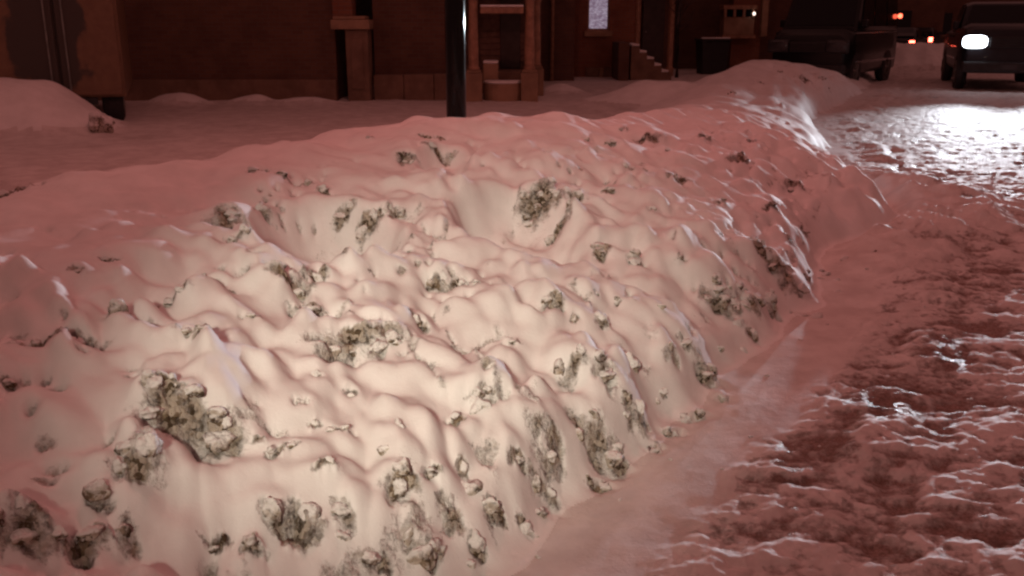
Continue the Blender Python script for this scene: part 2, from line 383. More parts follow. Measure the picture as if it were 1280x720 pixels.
def height(x, y):
    z, t, d, s, dr, dc, bank = base(x, y)
    dirt = np.zeros(x.shape)
    # ---- clods under the fresh snow, strongest on the lower road-side slope
    low = bank * sstep(0.0, .06, s) * (1 - .8 * sstep(.45, .75, s))
    wx = x + .08 * vn(x * 3, y * 3, 71); wy = y + .08 * vn(x * 3, y * 3, 72)
    for sc, amp, sd in ((2.6, .045, 11), (5.0, .050, 12), (9, .046, 13)):
        d1, d2, cid = worley(wx * sc, wy * sc, sd)
        z = z + low * amp * (1.15 * np.exp(-(d1 * 1.7) ** 2) - .5) * (.35 + cid)
        gap = sstep(.22, .0, d2 - d1) * sstep(.25, .6, d1) * (_hash(np.floor(wx * sc * .7), np.floor(wy * sc * .7), 77) > .80)
        if sd == 12: dirt = np.maximum(dirt, .60 * low * gap)
    upper = bank * sstep(.3, .6, s)
    d1, d2, cid = worley(wx * 3.0, wy * 3.0, 14)
    z = z + upper * .03 * (np.exp(-(d1 * 2.0) ** 2)) * (cid > .45)
    d1, d2, cid = worley(wx * 8.0, wy * 8.0, 15)
    pat = sstep(-.15, .35, fbm(x * 1.6, y * 1.6, 2, 16)) * (1 - .5 * sstep(.6, 1, s))
    z = z + bank * pat * .045 * np.exp(-(d1 * 2.0) ** 2) * (.3 + cid)
    d1, d2, cid = worley(wx * 16.0, wy * 16.0, 18)
    z = z + bank * pat * .010 * np.exp(-(d1 * 2.2) ** 2)
    pit = np.exp(-(d1 * 2.6) ** 2) * (cid > .80) * bank * sstep(.0, .3, fbm(x * 1.3, y * 1.3, 2, 17)) * (s < .8)
    z = z - .03 * pit; dirt = np.maximum(dirt, .8 * pit)
    for cx, cy, rx, ry, h in DIPS:
        q = ((x - cx) / rx) ** 2 + ((y - cy) / ry) ** 2
        dirt = np.maximum(dirt, .24 * np.exp(-q ** 4) * (1 + .7 * fbm(x * 6, y * 6, 3, 19)))
    # ---- wind ridges on the far road-side flank
    far = bank * sstep(5.2, 7.5, t) * (1 - sstep(24, 30, t))
    q = qr = vn(t * 2.4 + .8 * vn(t * .8, d * .8, 44), d * .9 + .5 * t, 41)
    q2 = qr2 = vn(t * 6 + 1.2 * vn(t, d, 46), d * 2.2 + t, 42)
    z = z + far * (1 - .6 * sstep(10, 13, t)) * (.065 * (1 - np.abs(q) * 2.2) + .028 * (1 - np.abs(q2) * 2.2) - .045)
    z = z + bank * sstep(11, 14, t) * (.10 * fbm(x * 1.1, y * 1.1, 4, 52))
    z = z + bank * (.006 * fbm(x * 9, y * 9, 3, 51))
    # ---- faces
    for fx, fy, fz, fw, fh, k in FACES:
        R = max(fw, fh) * 2.2 + .03
        m = (np.abs(x - fx) < R) & (np.abs(y - fy) < R)
        if not m.any(): continue
        xx = x[m] - fx; yy = y[m] - fy
        n_ = .35 * fh * fbm(x[m] / (fh + .02) * 1.3, y[m] / (fh + .02) * 1.3, 3, 61)
        fm = min(fw, fh * 1.1); a = (xx * SDIR[0] + yy * SDIR[1]) / (max(fw, fh * .75) * .62); b = -(xx * FDIR[0] + yy * FDIR[1]) + n_
        hh = fm * .42
        side = np.exp(-np.abs(a) ** 3)
        up = sstep(-.22 * fh, .22 * fh, b) * np.exp(-(np.maximum(b - .2 * fh, 0) / (1.1 * fm + .05)) ** 2)
        hollow = np.exp(-((b + .38 * fh) / (.30 * fh)) ** 2)
        z[m] = z[m] + side * (hh * .62 * up - hh * .28 * hollow)
        dd = side * np.exp(-((b + .02 * fh) / (.30 * fh)) ** 2) * (1.0 + .5 * fbm(x[m] * 14, y[m] * 14, 2, 63))
        dirt[m] = np.maximum(dirt[m], dd)
    # road-side foot: broken dirty edge
    foot = bank * np.exp(-((s - .05) / .05) ** 2) * (t < 7)
    dirt = np.maximum(dirt, foot * sstep(-.05, .5, fbm(x * 4.5, y * 4.5, 3, 81)) * .9)
    # ---- loose mounds
    mound = np.zeros(x.shape)
    for cx, cy, rx, ry, h, sd in MOUNDS:
        q = ((x - cx) / rx) ** 2 + ((y - cy) / ry) ** 2
        q = q * (1 + .35 * vn(x * 1.3, y * 1.3, 90 + sd))
        mm = np.exp(-q ** (2.4 if sd == 1 else 1.5)) * h
        z = np.where(mm > .02, np.maximum(z, .10 * (d < -5) + mm), z) + 0
        mound = np.maximum(mound, mm)
    z = z + sstep(.03, .15, mound) * (.055 * fbm(x * 2.2, y * 2.2, 4, 95))
    z = z + sstep(.3, .7, dirt) * (.034 * fbm(x * 13, y * 13, 4, 97, .6) - .006)
    # ---- road: rutted packed snow
    road = (s <= 0) * 1.0 * (d > -20)
    e = d - dr                                           # metres from the foot of the bank
    rough = road * sstep(.27, .42, e + .10 * fbm(t * 1.5, d * 3, 3, 100) + .12 * sstep(6, 8, t))
    rz = .010 * fbm(t * 3.2, d * 5.2, 4, 101, .6) + .013 * (1 - 2 * np.abs(vn(x * 2.2 + .6 * vn(x * 2, y * 2, 105), y * 6.0, 102))) \
        + .010 * fbm(x * 11, y * 17, 3, 103) + .006 * vn(e * 16 + vn(t, e, 115), t * 1.2, 114)
    rut = 0
    for c, wd, dep in ((.85, .10, .02), (2.5, .16, .010), (3.1, .16, .010), (-.9, .1, 0)):
        rut = rut - dep * np.exp(-((e - c - .05 * vn(t * .8, 0 * t, 110)) / wd) ** 2)
    z = z + rough * (rz + rut) + road * (1 - rough) * (.006 * fbm(x * 1.8, y * 1.8, 2, 107))
    spill = np.exp(-(((x - 3.2) / 1.2) ** 2 + ((y - 7.6) / 1.1) ** 2)) + .7 * np.exp(-(((e - .35) / .4) ** 2)) * sstep(5.5, 7, t) * (1 - sstep(9, 11, t))
    z = z + road * np.clip(spill, 0, 1) * (.08 + .09 * (1 - 2 * np.abs(qr)) + .03 * (1 - 2 * np.abs(qr2))) * sstep(0, .25, e)
    z = z + road * (1 - rough) * (.002 * vn(e * 22, t * .6, 112) + .0015 * fbm(x * 9, y * 9, 2, 113))
    z = z + road * .045 * np.exp(-((e - .70) / .22) ** 2) * sstep(-.1, .35, fbm(t * 1.3, d, 2, 109)) * rough
    rd = .52 - 20 * (rz + rut * .25) + .26 * fbm(t * 1.1, d * 1.8, 3, 108)
    rd = rd - .30 * np.clip(spill, 0, 1)
    near = 1 - sstep(8, 15, np.hypot(x, y))
    dirt = np.where(road > 0, np.clip(rd, 0, 1) * rough * (.66 + .26 * near), dirt)
    # ---- pavement side: trodden snow
    walk = (dc - d > 1.6)
    wr = .018 * fbm(x * 2.5, y * 2.5, 4, 120) + .02 * vn(x * .9, y * .9, 121) + .012 * fbm(x * 7, y * 7, 2, 123)
    z = z + walk * wr * (1 + 0 * x)
    path = np.exp(-((d + 8.6) / 1.2) ** 2) + np.exp(-((d + 11.2) / .5) ** 2)
    dirt = np.where(walk & (mound < .08), np.clip(.05 + .25 * path * (d > -12) + .3 * fbm(x * 1.7, y * 1.7, 3, 122), 0, 1), dirt)
    return z, dirt, s, d, dc, t, mound

# polar lattice, fine where it is near, split into road, bank and pavement
th = np.concatenate([np.linspace(-78, -34, 60)[:-1], np.linspace(-34, 34, 640)[:-1], np.linspace(34, 66, 50)])
th = np.radians(th)
rr = np.exp(np.linspace(math.log(.75), math.log(1.75), 60)[:-1]); rr = np.concatenate([rr, np.exp(np.linspace(math.log(1.75), math.log(11), 520)[:-1]), np.exp(np.linspace(math.log(11), math.log(58), 260))])
TH, RR = np.meshgrid(th, rr)
GX = RR * np.sin(TH); GY = RR * np.cos(TH)
GZ_, GD, Gs, Gd, Gdc, Gt, GM = height(GX.ravel(), GY.ravel())
# fresh snow lies soft: relax it everywhere but on the bare faces and the road
Zg = GZ_.reshape(GX.shape).copy(); Wg = ((1 - sstep(.15, .5, GD)) * (Gs > .02)).reshape(GX.shape)
for _ in range(6):
    a = Zg.copy(); a[1:-1, 1:-1] = .25 * (Zg[:-2, 1:-1] + Zg[2:, 1:-1] + Zg[1:-1, :-2] + Zg[1:-1, 2:])
    Zg = Zg + Wg * .8 * (a - Zg)
GZ_ = Zg.ravel()
NV = np.stack([GX.ravel(), GY.ravel(), GZ_], 1)
nr, nt = GX.shape
idx = np.arange(nr * nt).reshape(nr, nt)
Q = np.stack([idx[:-1, :-1], idx[:-1, 1:], idx[1:, 1:], idx[1:, :-1]], -1).reshape(-1, 4)
Qc = Q[:, 0]
isbank = (Gs[Qc] > 0) & ((Gdc - Gd)[Qc] < 1.75) & (Gt[Qc] < 30)
ismound = (~isbank) & (GM[Qc] > .05)
iswalk = (~isbank) & (~ismound) & (Gs[Qc] > 0)
isroad = ~(isbank | ismound | iswalk)

def grid_object(name, sel, mat, keepxy=None):
    q = Q[sel]; used, inv = np.unique(q, return_inverse=True); q = inv.reshape(-1, 4)
    v = NV[used]; me = bpy.data.meshes.new(name)
    me.vertices.add(len(v)); me.vertices.foreach_set('co', v.ravel().astype(np.float32))
    me.loops.add(q.size); me.loops.foreach_set('vertex_index', q.ravel().astype(np.int32)[::1])
    me.polygons.add(len(q)); me.polygons.foreach_set('loop_start', np.arange(0, q.size, 4, dtype=np.int32))
    me.polygons.foreach_set('use_smooth', np.ones(len(q), dtype=bool))
    me.update(calc_edges=True)
    a = me.attributes.new('dirt', 'FLOAT', 'POINT'); a.data.foreach_set('value', GD[used].astype(np.float32))
    me.flip_normals()
    me.materials.append(mat); o = bpy.data.objects.new(name, me); S.collection.objects.link(o); return o
bank = grid_object('snow_bank', isbank, M['bank'])
tag(bank, 'ploughed snow bank with dirty frozen lumps along the road edge', kind='structure')
road = grid_object('road', isroad, M['roadsnow']); tag(road, 'rutted snow-packed road beside the bank', kind='structure')
walk = grid_object('pavement', iswalk, M['walksnow']); tag(walk, 'snow-covered pavement in front of the houses', kind='structure')
# each loose mound is a piece of terrain of its own
mi = np.zeros(len(Qc), int) - 1; best = np.zeros(len(Qc))
for i, (cx, cy, rx, ry, h, sd) in enumerate(MOUNDS):
    q = ((NV[Qc, 0] - cx) / rx) ** 2 + ((NV[Qc, 1] - cy) / ry) ** 2; e = np.exp(-q)
    n = e > best; mi[n] = i; best = np.maximum(best, e)
MLAB = ['large rounded snow mound beside the trailer', 'tallest low snow heap against the long brick wall', 'second low snow heap against the long brick wall',
        'snow heap at the foot of the stone pier', 'trampled snow hump with footprints on the pavement', 'smooth snow hump nearest the bare sapling',
        'small snow heap by the porch columns', 'snow mound seen in the gap between the parked van and the pickup', 'snow ridge far behind the pickup']
for i in range(len(MOUNDS)):
    sel = ismound & (mi == i)
    if sel.any(): tag(grid_object('snow_mound', sel, M['snow']), MLAB[i], kind='structure')
g = MB(); g.box(-1500, 1500, -1500, 1500, -.6, -.16)
tag(g.build('ground', M['snow']), 'snow-covered ground reaching the horizon', kind='structure')

# ------------------------------------------------------------------ frozen lumps, parts of the bank
def lump_mesh(i):
    bm = bmesh.new(); bmesh.ops.create_icosphere(bm, subdivisions=3, radius=1)
    off = Vector((i * 7.3, i * 3.1, i * 1.7))
    for v in bm.verts:
        p = v.co.copy()
        r = 1 + .38 * mnoise.noise(p * 1.1 + off) + .24 * mnoise.noise(p * 2.4 + off) + .14 * mnoise.noise(p * 5 + off)
        c = mnoise.cell(p * 1.6 + off)
        r += .10 * (c - .5)
        v.co = p * r
    me = bpy.data.meshes.new('snow_lump'); bm.to_mesh(me); bm.free()
    for p in me.polygons: p.use_smooth = True
    me.materials.append(M['chunk']); return me
LUMPS = [lump_mesh(i) for i in range(14)]
def zat(x, y): return float(height(np.array([x]), np.array([y]))[0][0])
cnt = 0
pts = []
for fx, fy, fz, fw, fh, k in FACES:
    nx = max(1, int(round(fw / max(.06, min(fh * .6, .075))))); ny = max(1, int(round(fh / .075)))
    for i in range(nx):
        for j in range(ny):
            if nx * ny > 3 and rng.random() < .38: continue
            u = ((i + .5) / nx - .5 + rng.uniform(-.2, .2) / nx) * fw; v_ = ((j + .5) / ny - .5 + rng.uniform(-.2, .2) / ny) * fh * .5 - .12 * fh
            sx = fw / nx * .52 * rng.uniform(.55, 1.15); sz = fh / ny * .48 * rng.uniform(.55, 1.1)
            pts.append((fx + SDIR[0] * u + FDIR[0] * v_, fy + SDIR[1] * u + FDIR[1] * v_, min(sx, sz * 1.7), sz))
# clods along the foot of the bank
for i in range(70):
    t = rng.uniform(.9, 6.5); dd = -1.52 - (rng.uniform(-.04, .28) if i < 40 else rng.uniform(-.6, 0))
    r_ = rng.choice((.02, .025, .03, .045, .055)) if i < 40 else rng.uniform(.006, .016)
    pts.append((t * U[0] + dd * V[0], t * U[1] + dd * V[1], r_, r_ * .85))
PX = np.array([p[0] for p in pts]); PY = np.array([p[1] for p in pts]); PZ = height(PX, PY)[0]
for (x, y, sx, sz), z in zip(pts, PZ):
    o = bpy.data.objects.new('snow_lump', LUMPS[cnt % 14]); S.collection.objects.link(o); o.parent = bank
    o.location = (x, y, z - sz * (.42 if sz < .045 else .62)); o.scale = (sx, sx * rng.uniform(.6, .85), sz)
    o.rotation_euler = (rng.uniform(-.3, .3), rng.uniform(-.3, .3), rng.uniform(-.5, .9)); cnt += 1

# ------------------------------------------------------------------ street lamp, and an added lamp for the camera light
def lamp_post(loc, h, label, globe, power, col, target=None):
    gz = loc[2]; r = empty('post_lamp', loc, label=label, cat='street lamp', group='street lamp by the road and added lamp behind the camera')
    p = MB(); p.lathe((0, 0, 0), [(.083, 0), (.083, 1.8), (.078, h - .4), (.05, h - .1), (.05, h)], 28); p.build('pole', M['black'], r, smooth=True, bevel=.004)
    p = MB(); p.lathe((0, 0, 0), [(.17, 0), (.17, .10), (.14, .16), (.12, .45), (.10, .5)], 24); p.build('base', M['black'], r, smooth=True)
    hd = MB(); hd.lathe((0, 0, h), [(.05, -.02), (.16, .02), (.16, .06), (.10, .09)], 24); hd.build('lamp_collar', M['black'], r, smooth=True)
    g = MB(); g.lathe((0, 0, h + .09), [(.10, 0), (.17, .08), (.20, .22), (.17, .36), (.06, .44)], 24); g.build('globe', globe, r, smooth=True)
    c = MB(); c.lathe((0, 0, h + .53), [(.10, 0), (.09, .03), (.02, .08), (.012, .18)], 16); c.build('finial', M['black'], r, smooth=True)
    o = lamp('SPOT' if target else 'POINT', 'post_lamp_light', (0, 0, h + .3) if not target else (.0, .28, h + .25), power, col, r, radius=.22)
    if target:
        o.rotation_euler = (Vector(target) - Vector(loc) - o.location).to_track_quat('-Z', 'Y').to_euler()
        o.data.spot_size = math.radians(25); o.data.spot_blend = 1.0
    return r
px_, py_ = -.462, 7.75
lamp_post((px_, py_, .08), 8.0, 'black round street lamp post rising behind the crest of the snow bank', M['lampglobe'], POST_W, PINK)
lamp_post((-.75, -2.4, .0), 2.5, 'added warm white lamp on a low post behind the camera, in place of its video light', M['whiteglobe'], KEY_W, (1, .88, .69), target=(-.2, 3.5, .5))  # lamp added behind the camera to stand in for the camera's own light

# ------------------------------------------------------------------ cargo trailer on the left
tr = empty('cargo_trailer', (-6.70, 14.0, .10), math.radians(20), label='tan box trailer with a shadow painted on its rear doors parked behind the left snow mound', cat='trailer')
m = NT('tan_panel_painted_shadow'); p = m.obj(); f2 = m.noise(9, 5, .6, p)
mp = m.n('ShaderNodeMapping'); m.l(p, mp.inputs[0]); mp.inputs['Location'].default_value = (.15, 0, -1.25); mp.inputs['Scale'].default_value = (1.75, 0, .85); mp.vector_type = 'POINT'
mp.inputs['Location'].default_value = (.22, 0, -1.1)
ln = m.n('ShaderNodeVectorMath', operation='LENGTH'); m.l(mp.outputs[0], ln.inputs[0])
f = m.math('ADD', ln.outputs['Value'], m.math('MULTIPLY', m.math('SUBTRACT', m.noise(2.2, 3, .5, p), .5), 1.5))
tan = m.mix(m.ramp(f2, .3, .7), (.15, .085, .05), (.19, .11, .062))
m.col(m.mix(m.ramp(f, .82, 1.0), (.05, .04, .033), tan)); m.b.inputs['Roughness'].default_value = .6; M['tan'] = m.m  # dark blob paints a cast shadow into the panel colour
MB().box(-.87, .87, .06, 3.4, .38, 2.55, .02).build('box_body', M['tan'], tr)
for sx in (-1, 1):
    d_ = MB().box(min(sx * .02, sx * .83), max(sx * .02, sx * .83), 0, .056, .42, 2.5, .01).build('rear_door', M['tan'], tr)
    MB().box(sx * .12 - .012, sx * .12 + .012, -.03, -.003, .5, 2.4).build('lock_bar', M['metal'], d_)
    wh = MB().lathe((sx * .66, .36, .25), [(.19, -.15), (.25, -.12), (.26, 0), (.25, .12), (.19, .15)], 28, 'x').build('wheel', M['rubber'], tr, smooth=True)
    MB().lathe((sx * .66, .36, .25), [(.13, -.152), (.15, -.155), (.15, .155), (.13, .157)], 20, 'x').build('rim', M['metal'], wh)
MB().box(-.46, .46, .05, .15, .27, .377, .01).build('bumper', M['trim'], tr)
MB().box(-.86, .86, .1, 3.3, 2.553, 2.62, .03).build('roof_snow', M['snow'], tr)

# lone lump
sb = bpy.data.objects.new('snow_clod', LUMPS[3]); S.collection.objects.link(sb)
cx, cy = pix(129, 166, .12); sb.location = (cx, cy, .24); sb.scale = (.16, .15, .17)
tag(sb, 'small round grey snow clod at the foot of the mound beside the trailer', 'snow clod')

# ------------------------------------------------------------------ the brick house with the porch
def X(px, Y): return (px - 640) / F_PX * (Y * math.cos(PITCH) + .35)
A = empty('brick_house', (0, 0, .08), label='dark brick house with stone pier and a columned porch', cat='house')
# long plain wall, in panels between shallow brick strips
MB().box(-13, -3.45, 18.6, 26, -.1, 6.4).build('wall', M['brick'], A)
MB().box(-13, -3.46, 18.50, 18.597, -.1, .42, .01).build('plinth', M['stone'], A)
pr = MB().box(-3.43, -3.05, 18.32, 18.75, 1.62, 5.6).build('pier', M['brick2'], A, bevel=.01)
MB().box(-3.46, -2.72, 18.22, 18.8, 1.37, 1.55, .02).box(-3.42, -2.80, 18.26, 18.78, 1.553, 1.617, .015).build('capital', M['stone2'], pr)
MB().box(-3.20, -2.77, 18.30, 18.78, -.1, 1.367, .012).build('shaft', M['stone'], pr)
MB().box(-3.10, -2.87, 18.27, 18.297, .25, 1.2, .01).build('panel', M['stone'], pr)
MB().box(-2.75, -1.0, 18.95, 26, -.1, 6.4).build('wall', M['brick'], A)
for i, (a, b) in enumerate(((-2.74, -2.15), (-2.14, -1.55), (-1.54, -1.0))):
    MB().box(a, b, 18.62, 18.94, -.1, .50 + .01 * i, .015).build('stone_block', M['stone'], A)
# back of the porch: clapboards
for i in range(18):
    z0 = -.05 + i * .125
    MB().slab([(-.98, 20.2, z0), (.62, 20.2, z0), (.62, 20.23, z0 + .122), (-.98, 20.23, z0 + .122)], .03).build('clapboard', M['board'], A)
MB().box(-.98, .62, 20.25, 26, -.1, 6.4).build('wall', M['brick'], A)
MB().box(-.98, .62, 18.3, 20.19, 2.55, 2.75, .02).build('porch_ceiling', M['darkwood'], A)
MB().box(-.98, .62, 18.3, 20.19, 2.753, 6.4).build('upper_wall', M['brick'], A)
MB().box(-.98, .62, 18.2, 18.298, 2.4, 2.8, .02).build('beam', M['wood'], A)
rl = MB().box(-.60, .22, 18.16, 18.34, 1.66, 1.78, .015).build('rail', M['wood'], A)
MB().box(-.60, .22, 18.15, 18.35, 1.783, 1.82, .015).build('snow_cap', M['snow'], rl)
def column(x, y):
    c = MB().lathe((x, y, 0), [(.115, .62), (.115, .66), (.095, .69), (.10, 1.0), (.085, 1.5), (.085, 1.9), (.12, 1.94), (.12, 1.99), (.08, 2.02), (.08, 2.3), (.12, 2.36), (.12, 2.4)], 16).build('column', M['wood'], A, smooth=True, bevel=.004)
    MB().box(x - .165, x + .165, y - .165, y + .165, -.1, .56, .015).box(x - .14, x + .14, y - .14, y + .14, .563, .617, .01).build('pedestal', M['stone2'], c)
for x, y in ((-.74, 18.25), (.34, 18.35), (.50, 19.9)): column(x, y)
st = MB(); prof = []
for i in range(13):
    a = math.pi * i / 12; prof.append((-.18 - .39 * math.cos(a), 18.5 - .42 * math.sin(a)))
prof = [(p[0], p[1]) for p in prof]
MB().loft([[(a, b, z) for a, b in prof] for z in (-.1, .36)]).build('rounded_step', M['stone2'], A)
MB().loft([[(a, b, z) for a, b in [(-.18 + (p[0] + .18) * k, 18.5 + (p[1] - 18.5) * k) for p in prof]] for z, k in ((.363, .99), (.40, .97), (.415, .85))]).build('step_snow', M['snow'], A, smooth=True)
MB().box(-.57, -.27, 18.52, 18.9, -.1, .72, .02).build('side_block', M['stone2'], A)
MB().box(-.57, -.27, 18.52, 18.9, .723, .78, .025).build('step_snow', M['snow'], A)
MB().box(-.55, .2, 18.92, 20.15, -.1, .55, .02).build('porch_floor', M['stone'], A)
MB().box(-.25, .18, 20.14, 20.19, .56, 2.5, .01).build('door', M['darkwood'], A)
MB().box(-13.1, .75, 18.1, 26.1, 6.403, 6.65, .03).build('cornice', M['stone'], A)

# ------------------------------------------------------------------ second house: lit window and front steps
Bh = empty('brick_house', (0, 0, .08), label='red brick house with a glowing frosted window and front steps', cat='house')
YB = 27.0
def zz(py, Y): return HCAM - (py - 30) / F_PX * (Y * math.cos(PITCH) + .35) - .08
x0, x1 = X(733, YB), X(760, YB); zs = zz(38, YB)
MB().box(X(712, YB), x0, YB, 34, -.1, 6.6).box(x1, X(792, YB), YB, 34, -.1, 6.6).box(x0, x1, YB, 34, -.1, zs).box(x0, x1, YB, 34, zs + 1.5, 6.6).box(x0, x1, YB + .35, 34, zs, zs + 1.5).build('wall', M['brick2'], Bh)
m = NT('frosted_lit_pane'); p = m.obj(); mp = m.n('ShaderNodeMapping'); m.l(p, mp.inputs[0]); mp.inputs['Scale'].default_value = (1, 1, 1.8)
f = m.noise(9, 6, .75, mp.outputs[0]); f2 = m.noise(38, 3, .6, mp.outputs[0])
c = m.mix(m.ramp(f, .38, .66), (.16, .11, .17), (.42, .36, .46)); c = m.mix(m.ramp(f2, .60, .72), c, (.95, .86, .86))
m.l(c, m.b.inputs['Emission Color']); m.b.inputs['Emission Strength'].default_value = .75; m.b.inputs['Base Color'].default_value = (.2, .18, .2, 1)
m.b.inputs['Roughness'].default_value = .3; M['frost'] = m.m
wd = MB().box(x0, x0 + .05, YB + .06, YB + .12, zs, zs + 1.5).box(x1 - .05, x1, YB + .06, YB + .12, zs, zs + 1.5).box(x0 + .05, x1 - .05, YB + .06, YB + .12, zs, zs + .06).box(x0 + .05, x1 - .05, YB + .06, YB + .12, zs + 1.44, zs + 1.5).box(x0 + .05, x1 - .05, YB + .06, YB + .12, zs + .98, zs + 1.03).build('window', M['wood'], Bh)
MB().box(x0 + .051, x1 - .051, YB + .13, YB + .15, zs + .061, zs + .978).build('pane', M['frost'], wd)
MB().box(x0 + .051, x1 - .051, YB + .13, YB + .15, zs + 1.032, zs + 1.438).build('pane', M['frost'], wd)
MB().box(x0 - .08, x1 + .08, YB - .12, YB - .003, zs - .16, zs - .003, .012).build('window_sill', M['stone2'], wd)
xa = X(732, YB); 
for i, (a, b) in enumerate(((732, 748), (748.6, 754), (754.6, 768))):
    MB().box(X(a, YB), X(b, YB), YB - .14, YB - .003, -.1, .28, .012).build('foundation_stone', M['stone2'] if i == 1 else M['stone'], Bh)
for i in range(5):
    a = X(782 + i * 9, YB - .6); z1 = .90 - i * .17
    s_ = MB().box(a, a + .23 if i < 4 else a + .3, YB - 1.7, YB - .15, -.1, z1, .012).build('step', M['stone'], Bh)
    MB().box(a + .004, a + .222, YB - 1.66, YB - .2, z1 + .003, z1 + .06, .02).build('step_snow', M['snow'], s_)
MB().box(X(768, YB - .9), X(781, YB - .9), YB - 1.8, YB - .15, -.1, 1.0, .012).build('stair_wall', M['brick'], Bh)
MB().box(X(792, YB) + .003, X(848, YB), YB + .9, 34, -.1, 6.6).build('wall', M['brick'], Bh)
dr_ = MB().box(X(806, YB), X(834, YB), YB + .82, YB + .897, .2, 2.5, .01).build('door', M['darkwood'], Bh)
MB().lathe((X(810, YB), YB + .79, 1.25), [(.02, -.03), (.035, 0), (.02, .03)], 10, 'y').build('handle', M['chrome'], dr_, smooth=True)
for a in (796, 838):
    MB().lathe((X(a, YB), YB + .2, 0), [(.12, -.1), (.12, .25), (.08, .3), (.085, 2.3), (.12, 2.4)], 14).build('porch_post', M['wood'], Bh, smooth=True)
MB().box(X(790, YB), X(846, YB), YB - .02, YB + .88, 2.41, 2.7, .02).build('porch_roof', M['darkwood'], Bh)
# dark recess wall between the houses, with a drain pipe
MB().box(.65, X(712, YB) - .003, 25.0, 33, -.1, 6.0).build('wall', M['brick'], Bh)
MB().lathe((1.05, 24.9, 0), [(.05, -.1), (.05, 5.8)], 12).build('drain_pipe', M['wood'], Bh, smooth=True)
MB().box(.6, X(850, YB), YB - .2, 34.2, 6.603, 6.85, .02).build('cornice', M['stone'], Bh)

# ------------------------------------------------------------------ third house, beyond the sapling
Ch = empty('clapboard_house', (0, 0, .08), label='brown house with trimmed bay window behind the far snow bank', cat='house')
YC = 31.0
MB().box(X(848, YC) + .02, X(912, YC), YC + .6, 40, -.1, 7).build('wall', M['brick'], Ch)
MB().box(X(912, YC) + .003, X(948, YC), YC, 40, -.1, 7).build('wall', M['brick2'], Ch)
MB().box(X(948, YC) + .003, X(1130, YC), YC + 2, 44, -.1, 7).build('wall', M['brick'], Ch)
by = MB().box(X(897, YC), X(934, YC), YC - .55, YC - .003, zz(43, YC), zz(22, YC)).build('bay', M['stone2'], Ch, bevel=.01)
a0, a1 = X(895, YC), X(936, YC)
MB().box(a0, a1, YC - .62, YC - .003, zz(43, YC) - .1, zz(43, YC) - .003, .01).build('bay_sill', M['wood'], by)
MB().box(a0, a1, YC - .62, YC - .003, zz(13, YC), zz(10, YC) + .05, .01).build('bay_head', M['wood'], by)
for k in range(4):
    a = X(898 + k * 11.3, YC)
    MB().box(a - .04, a + .04, YC - .6, YC - .5, zz(22, YC) + .003, zz(13, YC) - .003, .008).build('mullion', M['wood'], by)
    if k < 3: MB().box(a + .041, X(898 + (k + 1) * 11.3, YC) - .041, YC - .53, YC - .51, zz(22, YC) + .003, zz(13, YC) - .003).build('pane', M['glass'], by)
MB().lathe((X(932, YC), YC - .66, zz(18, YC)), [(.02, -.05), (.05, 0), (.02, .05)], 10).build('porch_light', glow('small_lit_lamp', (1, .8, .7), 2.5), Ch)
MB().box(X(946, YC), X(954, YC), YC - .2, YC - .003, zz(45, YC), 5, .02).build('corner_board', M['stone2'], Ch)
MB().box(X(846, YC), X(1132, YC), YC - .7, 44.2, 7.003, 7.25, .02).build('cornice', M['stone'], Ch)
bn = empty('rubbish_bin', (X(889, 28.5), 28.5, .08), .1, label='dark rubbish bin with snow along its lid edge below the bay window', cat='bin')
MB().loft([[(-.36, -.30, 0), (.36, -.30, 0), (.36, .30, 0), (-.36, .30, 0)], [(-.42, -.36, .98), (.42, -.36, .98), (.42, .36, .98), (-.42, .36, .98)]]).build('body', M['trim'], bn, bevel=.02)
ld = MB().box(-.46, .46, -.42, .40, .983, 1.05, .02).build('lid', M['trim'], bn)
MB().box(-.46, .40, -.43, -.30, 1.053, 1.09, .015).build('lid_snow', M['snow'], ld)

# ------------------------------------------------------------------ bare sapling
sp = empty('young_tree', (X(846, 26.4), 26.4, .08), label='thin bare young tree in front of the dark doorway', cat='tree')
tk = MB(); tk.tube([(0, 0, -.1), (.01, 0, .7), (-.02, .01, 1.5), (.02, 0, 2.4), (0, 0, 3.4)], [.07, .06, .05, .035, .012], 10); tk.build('trunk', M['darkwood'], sp, smooth=True)
cr = MB(); r2 = random.Random(5)
for i in range(40):
    z0 = r2.uniform(1.2, 3.2); a = r2.uniform(0, 6.28); L = r2.uniform(.35, .9) * (1.25 - z0 / 5)
    p0 = Vector((0, 0, z0)); p1 = p0 + Vector((math.cos(a) * L * .5, math.sin(a) * L * .5, L * .35)); p2 = p1 + Vector((math.cos(a + .4) * L * .4, math.sin(a + .4) * L * .4, L * .5))
    cr.tube([p0, p1, p2], [.016, .010, .004], 5)
    for j in range(5):
        q0 = p0.lerp(p2, r2.uniform(.3, .95)); b = r2.uniform(0, 6.28)
        cr.tube([q0, q0 + Vector((math.cos(b) * .16, math.sin(b) * .16, .14))], [.006, .003], 4)
cr.build('crown', M['darkwood'], sp)

